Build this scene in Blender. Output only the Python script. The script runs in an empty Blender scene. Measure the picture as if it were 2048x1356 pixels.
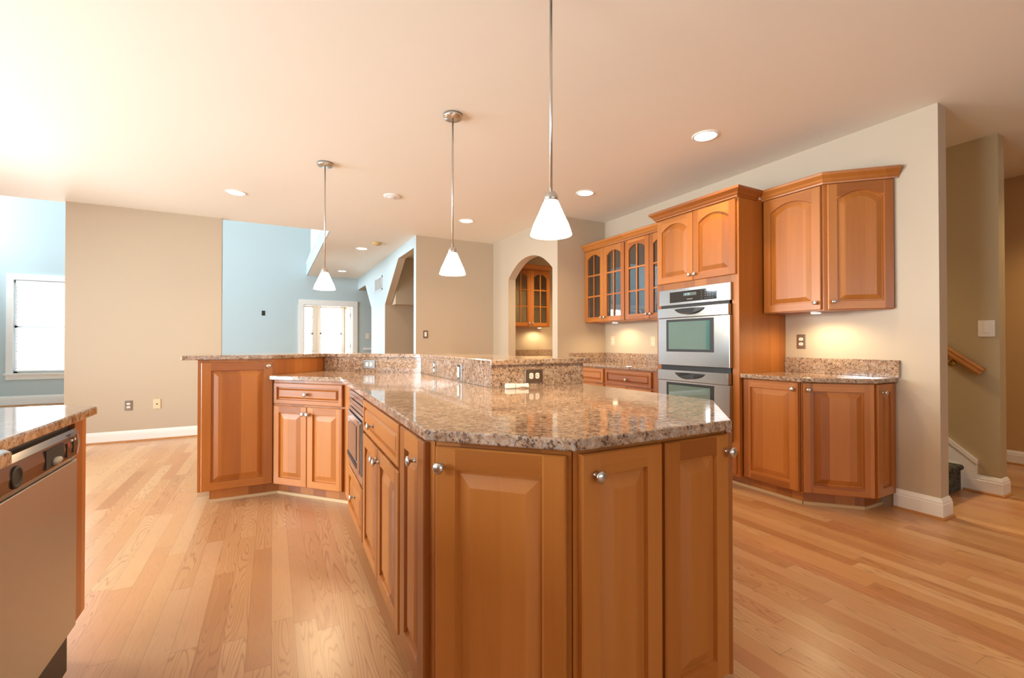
import bpy, math, random
from mathutils import Vector, Matrix
random.seed(7)
SC = bpy.context.scene
COL = SC.collection

# ------------------------------------------------------------------ camera, world, daylight, exposure
CAM_H = 1.156
YAW = math.atan(479/900); PITCH = math.atan(8/900)
cd = bpy.data.cameras.new('camera'); cam = bpy.data.objects.new('camera', cd); COL.objects.link(cam)
cam.location = (0, 0, CAM_H); cam.rotation_euler = (math.pi/2+PITCH, 0, -YAW)
cd.sensor_width = 36; cd.lens = 36*900/2048; cd.clip_start = .02; cd.clip_end = 200
SC.camera = cam
SC.view_settings.view_transform = 'Standard'; SC.view_settings.look = 'None'
SC.view_settings.gamma = 1; SC.view_settings.use_curve_mapping = False
SC.view_settings.exposure = 0.32
SC.cycles.max_bounces = 10; SC.cycles.diffuse_bounces = 6; SC.cycles.glossy_bounces = 5
SC.cycles.transparent_max_bounces = 16; SC.cycles.sample_clamp_indirect = 6
SC.cycles.caustics_reflective = False; SC.cycles.caustics_refractive = False

W = bpy.data.worlds.new('sky'); SC.world = W; W.use_nodes = True
bg = W.node_tree.nodes['Background']; bg.inputs[0].default_value = (.86, .94, 1, 1); bg.inputs[1].default_value = 2.2

def area_light(name, loc, direction, sx, sy, power, color):
    l = bpy.data.lights.new(name, 'AREA'); l.shape = 'RECTANGLE'; l.size = sx; l.size_y = sy
    l.energy = power; l.color = color
    o = bpy.data.objects.new(name, l); COL.objects.link(o); o.location = loc
    o.rotation_euler = Vector(direction).to_track_quat('-Z', 'Z').to_euler()
    return o
DAY = (.86, .94, 1.0)
# daylight just outside the window openings; some of it is added fill
area_light('daylight_kitchen_left', (-4.52, 1.25, 1.5), (1, 0, .34), 3.0, 1.6, 235, (.86, .96, 1))
area_light('daylight_breakfast', (-4.52, 4.6, 1.3), (1, 0, -.12), 2.6, 2.0, 330, (.82, .94, 1))
area_light('daylight_back', (.6, -3.72, 1.5), (0, 1, .7), 4.2, 1.5, 35, (.90, .98, 1))
area_light('daylight_family', (-7.5, 7.6, 2.7), (1, .55, 0), 2.2, 4.2, 900, DAY)
area_light('fill_family_upper', (-6.75, 10.6, 3.7), (1, .1, -.3), 1.5, 1.8, 240, DAY)  # added light for the far wall, through an unseen upper opening
area_light('daylight_far_window', (-3.4, 11.95, 1.46), (0, -1, 0), 1.5, 1.7, 260, DAY)
area_light('daylight_sunroom', (1.1, 14.75, 1.6), (0, -1, 0), 2.0, 1.6, 150, DAY)
area_light('fill_sunroom_side', (.1, 13.1, 1.5), (1, 0, .1), 1.5, 1.4, 90, DAY)  # added light for the sunroom back wall, through an unseen side opening

# ------------------------------------------------------------------ node helpers / materials
def srgb(r, g, b):
    f = lambda c: c/12.92 if c <= .04045 else ((c+.055)/1.055)**2.4
    return (f(r/255), f(g/255), f(b/255), 1)
class NT:
    def __init__(s, name):
        s.m = bpy.data.materials.new(name); s.m.use_nodes = True
        s.t = s.m.node_tree; s.n = s.t.nodes; s.b = s.n['Principled BSDF']; s.out = s.n['Material Output']
    def add(s, typ, **kw):
        n = s.n.new(typ)
        for k, v in kw.items(): setattr(n, k, v)
        return n
    def link(s, a, b): s.t.links.new(a, b)
    def setv(s, sock, v):
        if hasattr(v, 'is_output'): s.link(v, sock)
        else: sock.default_value = v
    def math(s, op, a, b=None, c=None):
        n = s.add('ShaderNodeMath', operation=op)
        for i, v in enumerate((a, b, c)):
            if v is not None: s.setv(n.inputs[i], v)
        return n.outputs[0]
    def obj(s): return s.add('ShaderNodeTexCoord').outputs['Object']
    def mapping(s, vec, scale=(1, 1, 1), loc=None):
        n = s.add('ShaderNodeMapping'); s.link(vec, n.inputs['Vector']); n.inputs['Scale'].default_value = scale
        if loc is not None: s.setv(n.inputs['Location'], loc)
        return n.outputs[0]
    def noise(s, vec, scale=5, detail=3, rough=.5, dist=0):
        n = s.add('ShaderNodeTexNoise'); s.link(vec, n.inputs['Vector'])
        n.inputs['Scale'].default_value = scale; n.inputs['Detail'].default_value = detail
        n.inputs['Roughness'].default_value = rough; n.inputs['Distortion'].default_value = dist
        return n.outputs['Fac']
    def ramp(s, fac, stops):
        n = s.add('ShaderNodeValToRGB'); s.link(fac, n.inputs[0]); e = n.color_ramp.elements
        while len(e) < len(stops): e.new(.5)
        for x, (p, c) in zip(e, stops): x.position = p; x.color = c
        return n.outputs[0]
    def mix(s, fac, a, b, blend='MIX'):
        n = s.add('ShaderNodeMix', data_type='RGBA', blend_type=blend)
        s.setv(n.inputs[0], fac); s.setv(n.inputs[6], a); s.setv(n.inputs[7], b)
        return n.outputs[2]
    def sep(s, vec):
        n = s.add('ShaderNodeSeparateXYZ'); s.link(vec, n.inputs[0]); return n.outputs
    def comb(s, x, y, z):
        n = s.add('ShaderNodeCombineXYZ')
        for i, v in enumerate((x, y, z)): s.setv(n.inputs[i], v)
        return n.outputs[0]
    def white(s, vec, dim='3D'):
        n = s.add('ShaderNodeTexWhiteNoise', noise_dimensions=dim)
        s.link(vec, n.inputs['W' if dim == '1D' else 'Vector']); return n.outputs['Value']
    def bump(s, h, strength=.1, dist=.002):
        n = s.add('ShaderNodeBump'); s.link(h, n.inputs['Height']); n.inputs['Strength'].default_value = strength
        n.inputs['Distance'].default_value = dist; s.link(n.outputs[0], s.b.inputs['Normal'])
    def p(s, **kw):
        for k, v in kw.items(): s.setv(s.b.inputs[k.replace('_', ' ')], v)
        return s

def plain(name, col, rough=.5, metal=0, **kw):
    t = NT(name); t.p(Base_Color=col, Roughness=rough, Metallic=metal, **kw); return t.m
def paint(name, col, rough=.55):
    t = NT(name); v = t.obj(); n = t.noise(v, 1.3, 2)
    c = t.mix(t.math('MULTIPLY', n, .10), col, tuple(x*.86 for x in col[:3])+(1,))
    t.p(Base_Color=c, Roughness=rough); t.bump(t.noise(v, 180, 2), .05, .001); return t.m

def wood(name, horiz=False, base=(.40, .130, .018), dark=(.235, .060, .007), light=(.53, .195, .040)):
    t = NT(name); v = t.obj(); x, y, z = t.sep(v)
    rnd = t.add('ShaderNodeObjectInfo').outputs['Random']
    lat = t.math('ADD', x, y) if not horiz else t.math('ADD', z, y)
    lon = z if not horiz else t.math('ADD', x, y)
    # glued-up boards of slightly different tone
    b = t.math('FLOOR', t.math('ADD', t.math('MULTIPLY', lat, 8.5), t.math('MULTIPLY', rnd, 17)))
    tone = t.white(t.comb(b, t.math('MULTIPLY', rnd, 91), 0))
    vec = t.comb(t.math('MULTIPLY', lat, 46), t.math('MULTIPLY', rnd, 40), t.math('MULTIPLY', lon, 2.2))
    g1 = t.noise(vec, 1, 5, .6, .4)
    vec2 = t.comb(t.math('MULTIPLY', lat, 7), t.math('MULTIPLY', rnd, 23), t.math('MULTIPLY', lon, .8))
    g2 = t.noise(vec2, 1.2, 2, .5, .6)
    f = t.math('ADD', t.math('ADD', t.math('MULTIPLY', tone, .58), t.math('MULTIPLY', g1, .24)), t.math('MULTIPLY', g2, .26))
    c = t.ramp(f, [(.12, dark+(1,)), (.50, base+(1,)), (.90, light+(1,))])
    t.p(Base_Color=c, Roughness=.38, Coat_Weight=.2, Coat_Roughness=.2)
    t.bump(g1, .04, .001); return t.m

def granite(name):
    t = NT(name); v = t.obj()
    n1 = t.noise(v, 48, 4, .62, .6)
    n0 = t.noise(v, 9, 2)
    base = t.ramp(t.math('ADD', t.math('MULTIPLY', n1, .8), t.math('MULTIPLY', n0, .2)), [(.34, srgb(120, 92, 74)), (.46, srgb(158, 128, 104)), (.56, srgb(180, 152, 128)), (.68, srgb(200, 182, 164))])
    vo = t.add('ShaderNodeTexVoronoi', feature='F1'); t.link(v, vo.inputs['Vector']); vo.inputs['Scale'].default_value = 165
    sp = t.white(vo.outputs['Position'])
    m = t.noise(v, 40, 3, .6, .5)
    dk = t.math('GREATER_THAN', t.math('ADD', t.math('MULTIPLY', sp, .50), t.math('MULTIPLY', m, .66)), .70)
    c = t.mix(t.math('MULTIPLY', dk, .78), base, srgb(66, 52, 50))
    m2 = t.noise(t.mapping(v, (1, 1, 1), (3, 5, 1)), 44, 3, .6, .5)
    lt = t.math('GREATER_THAN', t.math('ADD', t.math('MULTIPLY', sp, .35), t.math('MULTIPLY', m2, .7)), .66)
    c = t.mix(t.math('MULTIPLY', lt, .5), c, srgb(206, 196, 186))
    t.p(Base_Color=c, Roughness=.06, Specular_IOR_Level=.75); return t.m

def oak_floor(name):
    t = NT(name); v = t.obj(); x, y, z = t.sep(v)
    row = t.math('FLOOR', t.math('DIVIDE', x, .083))
    rr = t.white(row, '1D')
    u = t.math('ADD', t.math('DIVIDE', y, 1.05), t.math('MULTIPLY', rr, 13.7))
    plank = t.math('FLOOR', u)
    pid = t.comb(row, plank, 3.3)
    tone = t.white(pid)
    tone2 = t.white(t.comb(plank, row, 9.1))
    # grain: fine pores plus cathedral figure, shifted per plank
    sx = t.math('MULTIPLY', tone, 31); sy = t.math('MULTIPLY', tone2, 57)
    fine = t.noise(t.comb(t.math('ADD', t.math('MULTIPLY', x, 150), sx), t.math('ADD', t.math('MULTIPLY', y, 5), sy), 0), 1, 4, .6)
    wv = t.add('ShaderNodeTexNoise'); t.link(t.comb(t.math('ADD', t.math('MULTIPLY', x, 11), sx), t.math('ADD', t.math('MULTIPLY', y, .95), sy), 0), wv.inputs['Vector'])
    wv.inputs['Scale'].default_value = 1; wv.inputs['Detail'].default_value = 1.5
    rings = t.math('ABSOLUTE', t.math('SINE', t.math('MULTIPLY', wv.outputs['Fac'], 74)))
    fig = t.math('POWER', t.math('SUBTRACT', 1, rings), 2.6)
    strong = t.math('GREATER_THAN', tone2, .35)
    c = t.ramp(tone, [(0, srgb(184, 130, 84)), (.25, srgb(202, 152, 104)), (.55, srgb(210, 163, 114)), (.8, srgb(218, 178, 132)), (1, srgb(194, 136, 94))])
    c = t.mix(t.math('MULTIPLY', t.math('MULTIPLY', fig, .66), t.math('ADD', t.math('MULTIPLY', strong, .7), .2)), c, srgb(136, 84, 48))
    c = t.mix(t.math('MULTIPLY', fine, .26), c, srgb(160, 104, 60))
    fx = t.math('FRACT', t.math('DIVIDE', x, .083)); fu = t.math('FRACT', u)
    seam = t.math('MAXIMUM', t.math('LESS_THAN', fx, .018), t.math('LESS_THAN', fu, .0022))
    c = t.mix(t.math('MULTIPLY', seam, .5), c, srgb(96, 58, 30))
    t.p(Base_Color=c, Roughness=.34, Coat_Weight=.45, Coat_Roughness=.30)
    t.bump(fine, .03, .001); return t.m

def steel(name, col=(.70, .69, .67), rough=.26, vertical=False):
    t = NT(name); v = t.obj()
    s = (2, 2, 400) if not vertical else (400, 400, 2)
    n = t.noise(t.mapping(v, s), 1, 2)
    t.p(Base_Color=col+(1,), Metallic=1, Roughness=t.math('ADD', t.math('MULTIPLY', n, .06), rough-.03))
    return t.m

def glow(name, col, strength, mixcol=(1, 1, 1, 1)):
    t = NT(name); t.p(Base_Color=mixcol, Roughness=.35, Emission_Color=col, Emission_Strength=strength); return t.m
def pane_glass(name, tint=(1, 1, 1, 1), refl=.12):
    t = NT(name); tr = t.add('ShaderNodeBsdfTransparent'); tr.inputs[0].default_value = tint
    gl = t.add('ShaderNodeBsdfGlossy'); gl.inputs['Roughness'].default_value = .02
    fr = t.add('ShaderNodeFresnel'); fr.inputs[0].default_value = 1.5
    mx = t.add('ShaderNodeMixShader'); t.link(t.math('ADD', fr.outputs[0], refl), mx.inputs[0])
    t.link(tr.outputs[0], mx.inputs[1]); t.link(gl.outputs[0], mx.inputs[2]); t.link(mx.outputs[0], t.out.inputs[0]); return t.m

M = dict(
    wood=wood('cherry_wood'), woodh=wood('cherry_wood_rail', True),
    granite=granite('granite'), oak=oak_floor('oak_strip_floor'),
    taupe=paint('taupe_wall_paint', srgb(193, 177, 155)), blue=paint('pale_blue_grey_paint', srgb(190, 208, 214)),
    olive=paint('stair_wall_paint', srgb(182, 166, 130)), gold=paint('hall_wall_paint', srgb(200, 164, 116)),
    ceil=paint('ceiling_paint', srgb(240, 236, 226), .7), white=plain('white_trim_paint', srgb(240, 240, 238), .35),
    steel=steel('brushed_steel', (.47, .49, .51), .19), dwsteel=steel('dishwasher_steel', (.46, .46, .46), .36), nickel=plain('satin_nickel', (.62, .60, .57, 1), .28, 1),
    black=plain('black_plastic', (.012, .012, .013, 1), .5), blackglass=plain('black_glass', (.01, .012, .014, 1), .04, 0, Specular_IOR_Level=.9),
    ovenglass=plain('oven_window_glass', (.05, .15, .14, 1), .04, 0, Specular_IOR_Level=1.0, Coat_Weight=1.0, Coat_IOR=2.0, Coat_Roughness=.03),  # teal of the reflected windows is put into the oven glass colour
    bronze=plain('dark_bronze_plastic', srgb(96, 72, 64), .14, .4), plastic=plain('white_plastic', srgb(236, 232, 222), .35),  # bronze colour is raised to hold the lightening from reflections
    almond=plain('almond_plastic', srgb(222, 204, 170), .4), slot=plain('dark_slot', (.02, .018, .016, 1), .6),
    brownplate=steel('bronzed_steel_plate', (.36, .28, .21), .3), glass=pane_glass('cabinet_glass', (.96, .96, .95, 1), .20),
    winglass=pane_glass('window_glass', (.98, .99, 1, 1), .02),
    shoe=plain('pale_shoe_moulding', srgb(214, 184, 140), .4), shoe_oak=plain('oak_shoe_moulding', srgb(186, 130, 78), .4),
    oakrail=wood('oak_handrail', True, (.52, .23, .06), (.36, .13, .03), (.62, .32, .10)),
    brass=plain('brass', (.55, .38, .14, 1), .28, 1), darkbrass=plain('aged_brass', (.16, .12, .07, 1), .35, 1),
    shade=glow('lit_opal_glass', (1, .90, .74, 1), 3.4), bulb=glow('lit_lamp', (1, .90, .72, 1), 9),
    canlit=glow('lit_can_lens', (1, .93, .80, 1), 7), puck=glow('lit_puck_lens', (1, .82, .52, 1), 10),
    led=glow('oven_clock_digits', (.45, .9, 1, 1), .7, (.1, .1, .1, 1)), lcd=plain('display_glass', srgb(96, 104, 102), .15),
    red=plain('red_light_cover', srgb(190, 70, 66), .3),
    grey=plain('grey_plastic', srgb(168, 164, 158), .35), tint=plain('legend_grey', srgb(150, 140, 132), .4),
    vent=plain('vent_paint', srgb(206, 214, 218), .4), yellowed=plain('yellowed_plastic', srgb(206, 178, 116), .5),
)
def carpet_mat():
    t = NT('patterned_stair_carpet'); v = t.obj()
    n = t.noise(v, 11, 2, .5, 2.2)
    c = t.ramp(n, [(.40, srgb(44, 46, 40)), (.50, srgb(96, 92, 76)), (.56, srgb(48, 50, 44)), (.68, srgb(120, 112, 92))])
    t.p(Base_Color=c, Roughness=.95); t.bump(t.noise(v, 260, 2), .4, .003); return t.m
M['carpet'] = carpet_mat()
def blind_mat():
    t = NT('blind_slat'); d = t.add('ShaderNodeBsdfDiffuse'); d.inputs[0].default_value = (.9, .92, .93, 1)
    tr = t.add('ShaderNodeBsdfTranslucent'); tr.inputs[0].default_value = (.9, .95, 1, 1)
    mx = t.add('ShaderNodeMixShader'); mx.inputs[0].default_value = .55
    t.link(d.outputs[0], mx.inputs[1]); t.link(tr.outputs[0], mx.inputs[2]); t.link(mx.outputs[0], t.out.inputs[0]); return t.m
M['blind'] = blind_mat()

# ------------------------------------------------------------------ mesh helpers
class MB:
    def __init__(s): s.v = []; s.f = []; s.mi = []; s.sm = []
    def add(s, verts, faces, mi=0, smooth=False):
        o = len(s.v); s.v += [tuple(v) for v in verts]
        for f in faces: s.f.append([i+o for i in f]); s.mi.append(mi); s.sm.append(smooth)
        return s
    def box(s, x0, x1, y0, y1, z0, z1, mi=0):
        v = [(x, y, z) for x in (x0, x1) for y in (y0, y1) for z in (z0, z1)]
        return s.add(v, [(0, 1, 3, 2), (4, 6, 7, 5), (0, 4, 5, 1), (2, 3, 7, 6), (0, 2, 6, 4), (1, 5, 7, 3)], mi)
    def prism(s, poly, z0, z1, mi=0):
        n = len(poly)
        if sum(poly[i][0]*poly[(i+1) % n][1]-poly[(i+1) % n][0]*poly[i][1] for i in range(n)) < 0: poly = poly[::-1]
        v = [(x, y, z0) for x, y in poly]+[(x, y, z1) for x, y in poly]
        return s.add(v, [tuple(range(n-1, -1, -1)), tuple(range(n, 2*n))]+[(i, (i+1) % n, n+(i+1) % n, n+i) for i in range(n)], mi)
    def xzprism(s, poly, y0, y1, mi=0):
        n = len(poly)
        if sum(poly[i][0]*poly[(i+1) % n][1]-poly[(i+1) % n][0]*poly[i][1] for i in range(n)) < 0: poly = poly[::-1]
        v = [(x, y0, z) for x, z in poly]+[(x, y1, z) for x, z in poly]
        return s.add(v, [tuple(range(n)), tuple(range(2*n-1, n-1, -1))]+[(i, n+i, n+(i+1) % n, (i+1) % n) for i in range(n)], mi)
    def lathe(s, prof, seg=24, mat=Matrix(), mi=0, smooth=True):
        v = []
        for r, z in prof:
            for k in range(seg):
                a = 2*math.pi*k/seg; v.append(mat @ Vector((r*math.cos(a), r*math.sin(a), z)))
        f = []
        for i in range(len(prof)-1):
            for k in range(seg): f.append((i*seg+k, i*seg+(k+1) % seg, (i+1)*seg+(k+1) % seg, (i+1)*seg+k))
        s.add(v, f, mi, smooth)
        n = len(prof)
        s.add(v[:seg], [tuple(range(seg-1, -1, -1))], mi); s.add(v[(n-1)*seg:], [tuple(range(seg))], mi)
        return s
    def tube(s, pts, r, seg=10, mi=0):
        pts = [Vector(p) for p in pts]; v = []; n = len(pts)
        for i, p in enumerate(pts):
            d = (pts[min(i+1, n-1)]-pts[max(i-1, 0)]).normalized()
            q = d.to_track_quat('Z', 'Y'); rr = r[i] if isinstance(r, (list, tuple)) else r
            for k in range(seg):
                a = 2*math.pi*k/seg; v.append(p+q @ Vector((rr*math.cos(a), rr*math.sin(a), 0)))
        f = [(i*seg+k, i*seg+(k+1) % seg, (i+1)*seg+(k+1) % seg, (i+1)*seg+k) for i in range(n-1) for k in range(seg)]
        f += [tuple(range(seg-1, -1, -1)), tuple(range((n-1)*seg, n*seg))]
        return s.add(v, f, mi, True)
    def sweep(s, path, prof, mi=0):
        # path: xy polyline; prof: closed list of (outward offset to the right of travel, z)
        rings = [(offset(path, -o), z) for o, z in prof]; n = len(prof); m = len(path); v = []
        for i in range(m):
            for k in range(n): v.append((rings[k][0][i][0], rings[k][0][i][1], rings[k][1]))
        f = [(i*n+k, i*n+(k+1) % n, (i+1)*n+(k+1) % n, (i+1)*n+k) for i in range(m-1) for k in range(n)]
        f += [tuple(range(n)), tuple(range((m-1)*n+n-1, (m-1)*n-1, -1))]
        return s.add(v, f, mi)
    def build(s, name, mat, parent=None, loc=(0, 0, 0), rz=0, bevel=0, fix=True):
        me = bpy.data.meshes.new(name); me.from_pydata(s.v, [], s.f)
        for m in (mat if isinstance(mat, (list, tuple)) else [mat]): me.materials.append(m)
        for p, mi, sm in zip(me.polygons, s.mi, s.sm): p.material_index = mi; p.use_smooth = sm
        if fix:
            import bmesh
            bm = bmesh.new(); bm.from_mesh(me); bmesh.ops.remove_doubles(bm, verts=bm.verts, dist=1e-5)
            bmesh.ops.recalc_face_normals(bm, faces=bm.faces); bm.to_mesh(me); bm.free()
        o = bpy.data.objects.new(name, me); COL.objects.link(o); o.location = loc; o.rotation_euler = (0, 0, rz)
        if parent: o.parent = parent
        if bevel:
            b = o.modifiers.new('bevel', 'BEVEL'); b.width = bevel; b.segments = 2; b.limit_method = 'ANGLE'; b.angle_limit = math.radians(40)
        return o
def offset(path, d):
    """shift a polyline to its left by d with mitred corners"""
    P = [Vector(p) for p in path]; n = len(P); out = []
    N = []
    for i in range(n-1):
        u = (P[i+1]-P[i]).normalized(); N.append(Vector((-u.y, u.x)))
    for i in range(n):
        a = N[max(i-1, 0)]; b = N[min(i, n-2)]
        m = (a+b).normalized(); k = d/max(.3, m.dot(a)); q = P[i]+m*k; out.append((q.x, q.y))
    return out
def tag(o, label, cat, group=None, kind=None):
    o['label'] = label; o['category'] = cat
    if group: o['group'] = group
    if kind: o['kind'] = kind
    return o
def empty(name, loc, rz, label, cat, group=None):
    o = bpy.data.objects.new(name, None); COL.objects.link(o); o.location = loc; o.rotation_euler = (0, 0, rz)
    o.empty_display_size = .1
    return tag(o, label, cat, group)
def struct(mb, name, mat, label, cat, **k):
    return tag(mb.build(name, mat, **k), label, cat, kind='structure')
def copy_thing(root):
    r = root.copy(); COL.objects.link(r)
    for ch in list(root.children):
        c = ch.copy(); COL.objects.link(c); c.parent = r
        for g in list(ch.children):
            d = g.copy(); COL.objects.link(d); d.parent = c
    return r

# ------------------------------------------------------------------ cabinet parts
KNOB = None
def knob(parent, x, z, y=-.02):
    global KNOB
    if KNOB is None:
        rot = Matrix.Rotation(math.pi/2, 4, 'X')
        KNOB = MB().lathe([(.0085, 0), (.0075, .002), (.0052, .008), (.0056, .014), (.0105, .019), (.0155, .0225), (.0165, .0255), (.0135, .029), (.007, .0315), (.001, .0322)], 20, rot).build('knob', M['nickel'])
        k = KNOB
    else:
        k = KNOB.copy(); COL.objects.link(k)
    k.parent = parent; k.location = (x, y, z); return k
def loop(w, h, i, y, rise=0, K=14):
    """rectangle inset by i at depth y; its top edge bows up by rise (corners lower by rise)"""
    pts = [(i, y, i), (w-i, y, i)]
    for k in range(K+1):
        s = 1-2*k/K; x = w/2+s*(w/2-i)
        pts.append((x, y, h-i-rise*s*s))
    return pts
def bridge(mb, a, b, mi=0):
    n = len(a); mb.add(a+b, [(k, (k+1) % n, n+(k+1) % n, n+k) for k in range(n)], mi)
def door(parent, x0, x1, z0, z1, arch=0, knob_at=None, s=.058, glass=False, rail=True, name='door', drawer=False):
    w = x1-x0; h = z1-z0; t = .02; mb = MB(); K = 14 if arch else 1
    if drawer: s = .03
    L = lambda i, y, r=0: loop(w, h, i, y, r, K)
    o0 = L(0, 0); o1 = L(0, -t+.004); o2 = L(.004, -t)
    bridge(mb, o0, o1); bridge(mb, o1, o2)
    c = .004; hole = L(s, -t, arch)
    # front frame: full-height stiles, rails between
    tl = (s, -t, h-s-arch); tr = (w-s, -t, h-s-arch)
    mb.add([(c, -t, c), (s, -t, c), (s, -t, h-c), (c, -t, h-c)], [(0, 1, 2, 3)])
    mb.add([(w-s, -t, c), (w-c, -t, c), (w-c, -t, h-c), (w-s, -t, h-c)], [(0, 1, 2, 3)])
    mb.add([(s, -t, c), (w-s, -t, c), (w-s, -t, s), (s, -t, s)], [(0, 1, 2, 3)], 1)
    top = hole[2:]                                     # right to left along the arch
    mb.add(top+[(s, -t, h-c), (w-s, -t, h-c)], [tuple(range(len(top)+2))], 1)
    if not glass:
        i1 = s+.0035
        a = L(i1, -t+.013, arch); b = L(s+.011, -t+.013, arch)
        wd = .032 if not drawer else .012
        e = L(s+.010+wd, -t+.0015, arch); f = L(s+.013+wd, -t+.0005, arch)
        bridge(mb, hole, a); bridge(mb, a, b); bridge(mb, b, e); bridge(mb, e, f)
        mb.add(f, [tuple(range(len(f)))])
        mb.add(o0, [tuple(range(len(o0)-1, -1, -1))])
    else:
        back = L(s, 0, arch); bridge(mb, hole, L(s+.003, -t+.006, arch)); bridge(mb, L(s+.003, -t+.006, arch), L(s+.003, 0, arch))
        # muntins: one upright, two cross bars
        m = .009
        mb.box(w/2-m, w/2+m, -t+.003, -.004, s, h-s)
        ih = (h-2*s)
        for q in (1/3, 2/3): mb.box(s, w-s, -t+.0035, -.0045, s+ih*q-m, s+ih*q+m, 1)
    o = mb.build(name, [M['wood'], M['woodh']] if rail and not drawer else [M['woodh'], M['woodh']], parent, (x0, 0, z0))
    if glass:
        g = L(s, -.006, arch); n = len(g); g2 = L(s, -.003, arch); gb = MB()
        gb.add(g+g2, [tuple(range(n)), tuple(range(2*n-1, n-1, -1))]+[(k, n+k, n+(k+1) % n, (k+1) % n) for k in range(n)])
        gb.build('glass_pane', M['glass'], o)
    if knob_at: knob(o, knob_at[0]-x0, knob_at[1]-z0)
    return o
def face_empty(name, P, Q, label, cat, group=None, z=0):
    u = Vector(Q)-Vector(P); a = math.atan2(u.y, u.x)
    e = empty(name, (P[0], P[1], z), a, label, cat, group); e['len'] = u.length
    del e['len']
    return e, u.length, a
def to_local(P, a, pts):
    ca, sa = math.cos(-a), math.sin(-a)
    return [((x-P[0])*ca-(y-P[1])*sa, (x-P[0])*sa+(y-P[1])*ca) for x, y in pts]
def carcass(e, P, a, poly, z0, z1, name='carcass'):
    return MB().prism(to_local(P, a, poly), z0, z1).build(name, M['wood'], e)
def toe(e, P, a, A, B, h=.098, t=.018, mat='wood', shoe='shoe'):
    A, B = to_local(P, a, [A, B]); path = [A, B]
    inn = offset(path, t); out = offset(path, -.012)
    k = MB().prism([A, B, inn[1], inn[0]], 0.0, h).build('toe_kick', M[mat], e)
    MB().prism([A, B, out[1], out[0]], 0.0, .02).build('shoe_moulding', M[shoe], k)
CROWN = [(0, 0), (.006, 0), (.008, .012), (.016, .018), (.024, .034), (.040, .050), (.046, .056), (.048, .072), (.040, .078), (0, .078)]
def crown(e, P, a, path, z, h=None):
    prof = [(o, z+zz) for o, zz in CROWN]
    return MB().sweep(to_local(P, a, path), prof).build('crown_moulding', M['woodh'], e)

# ================================================================== SETTING
H = 2.743
# floor
fl = MB().prism([(-6.6, -3.6), (8.6, -3.6), (8.6, 14.7), (-6.6, 14.7)], -.06, 0)
struct(fl, 'floor', M['oak'], 'light oak strip floor running through kitchen and family room', 'floor')
# kitchen ceiling with the loft soffit as one slab
cl = MB().prism([(-6.6, -3.6), (8.6, -3.6), (8.6, 11.7), (.72, 11.7), (.72, 6.84), (-6.6, 6.84)], H, H+.30)
struct(cl, 'ceiling', M['ceil'], 'smooth off-white kitchen ceiling reaching to the loft edge', 'ceiling')
struct(MB().box(-6.6, 8.6, 6.6, 11.8, 5.4, 5.5), 'ceiling_family', M['ceil'], 'high ceiling over the two-storey family room', 'ceiling')
struct(MB().box(.25, 2.75, 11.72, 14.7, 2.5, 2.6), 'ceiling_sunroom', M['ceil'], 'sunroom ceiling beyond the cased doorway', 'ceiling')

def wall_grid(axis, c0, c1, u0, u1, z0, z1, holes):
    """wall slab; axis 'x' = plane X const (u is Y), 'y' = plane Y const (u is X); holes (ua, ub, za, zb)"""
    us = sorted({u0, u1}|{h[0] for h in holes}|{h[1] for h in holes}); zs = sorted({z0, z1}|{h[2] for h in holes}|{h[3] for h in holes})
    mb = MB()
    for a, b in zip(us, us[1:]):
        for c, d in zip(zs, zs[1:]):
            um, zm = (a+b)/2, (c+d)/2
            if any(h[0] < um < h[1] and h[2] < zm < h[3] for h in holes): continue
            if axis == 'x': mb.box(c0, c1, a, b, c, d)
            else: mb.box(a, b, c0, c1, c, d)
    return mb
# outer walls
struct(wall_grid('x', -4.4, -4.3, -3.6, 6.84, 0, H, [(-.3, 2.8, .8, 2.4), (3.3, 5.9, .35, 2.4)]), 'wall_left', M['taupe'], 'breakfast side wall with wide windows, outside the view', 'wall')
struct(MB().box(-6.5, -4.3, 6.84, 6.94, 0, 5.4), 'wall_left_return', M['blue'], 'short family room wall beside the breakfast area, outside the view', 'wall')
struct(wall_grid('x', -6.6, -6.5, 6.84, 11.6, 0, 5.4, [(7.0, 9.2, .5, 4.9), (9.8, 11.4, 2.7, 4.7)]), 'wall_left_family', M['blue'], 'family room side wall with tall window, outside the view', 'wall')
struct(wall_grid('y', -3.6, -3.5, -4.4, 8.6, 0, H, [(-1.5, 2.7, .85, 2.35)]), 'wall_back', M['taupe'], 'kitchen wall behind the camera with a wide window', 'wall')
struct(MB().box(8.5, 8.6, -3.5, 11.6, 0, H), 'wall_right_end', M['gold'], 'outer wall beyond the hall, outside the view', 'wall')
FARY = 11.6
struct(wall_grid('y', FARY, FARY+.12, -6.6, 8.6, 0, 5.4, [(.64, 1.74, 0, 2.06), (-4.2, -2.6, .60, 2.32)]), 'wall_far', M['blue'], 'tall pale blue-grey far wall of the family room', 'wall')
struct(MB().box(-6.5, 8.6, 6.72, 6.84, H+.3, 5.4), 'wall_upper_kitchen', M['blue'], 'upper family room wall above the kitchen ceiling edge', 'wall')
struct(MB().box(2.6, 2.7, 6.84, 11.6, H+.3, 5.4), 'wall_loft', M['white'], 'pale wall at the back of the loft', 'wall')
# beige wall panel between kitchen and family room
struct(MB().box(-2.05, -.575, 6.78, 6.90, 0, H), 'wall_beige', M['taupe'], 'plain taupe wall panel left of the island, open on both sides', 'wall')
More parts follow.
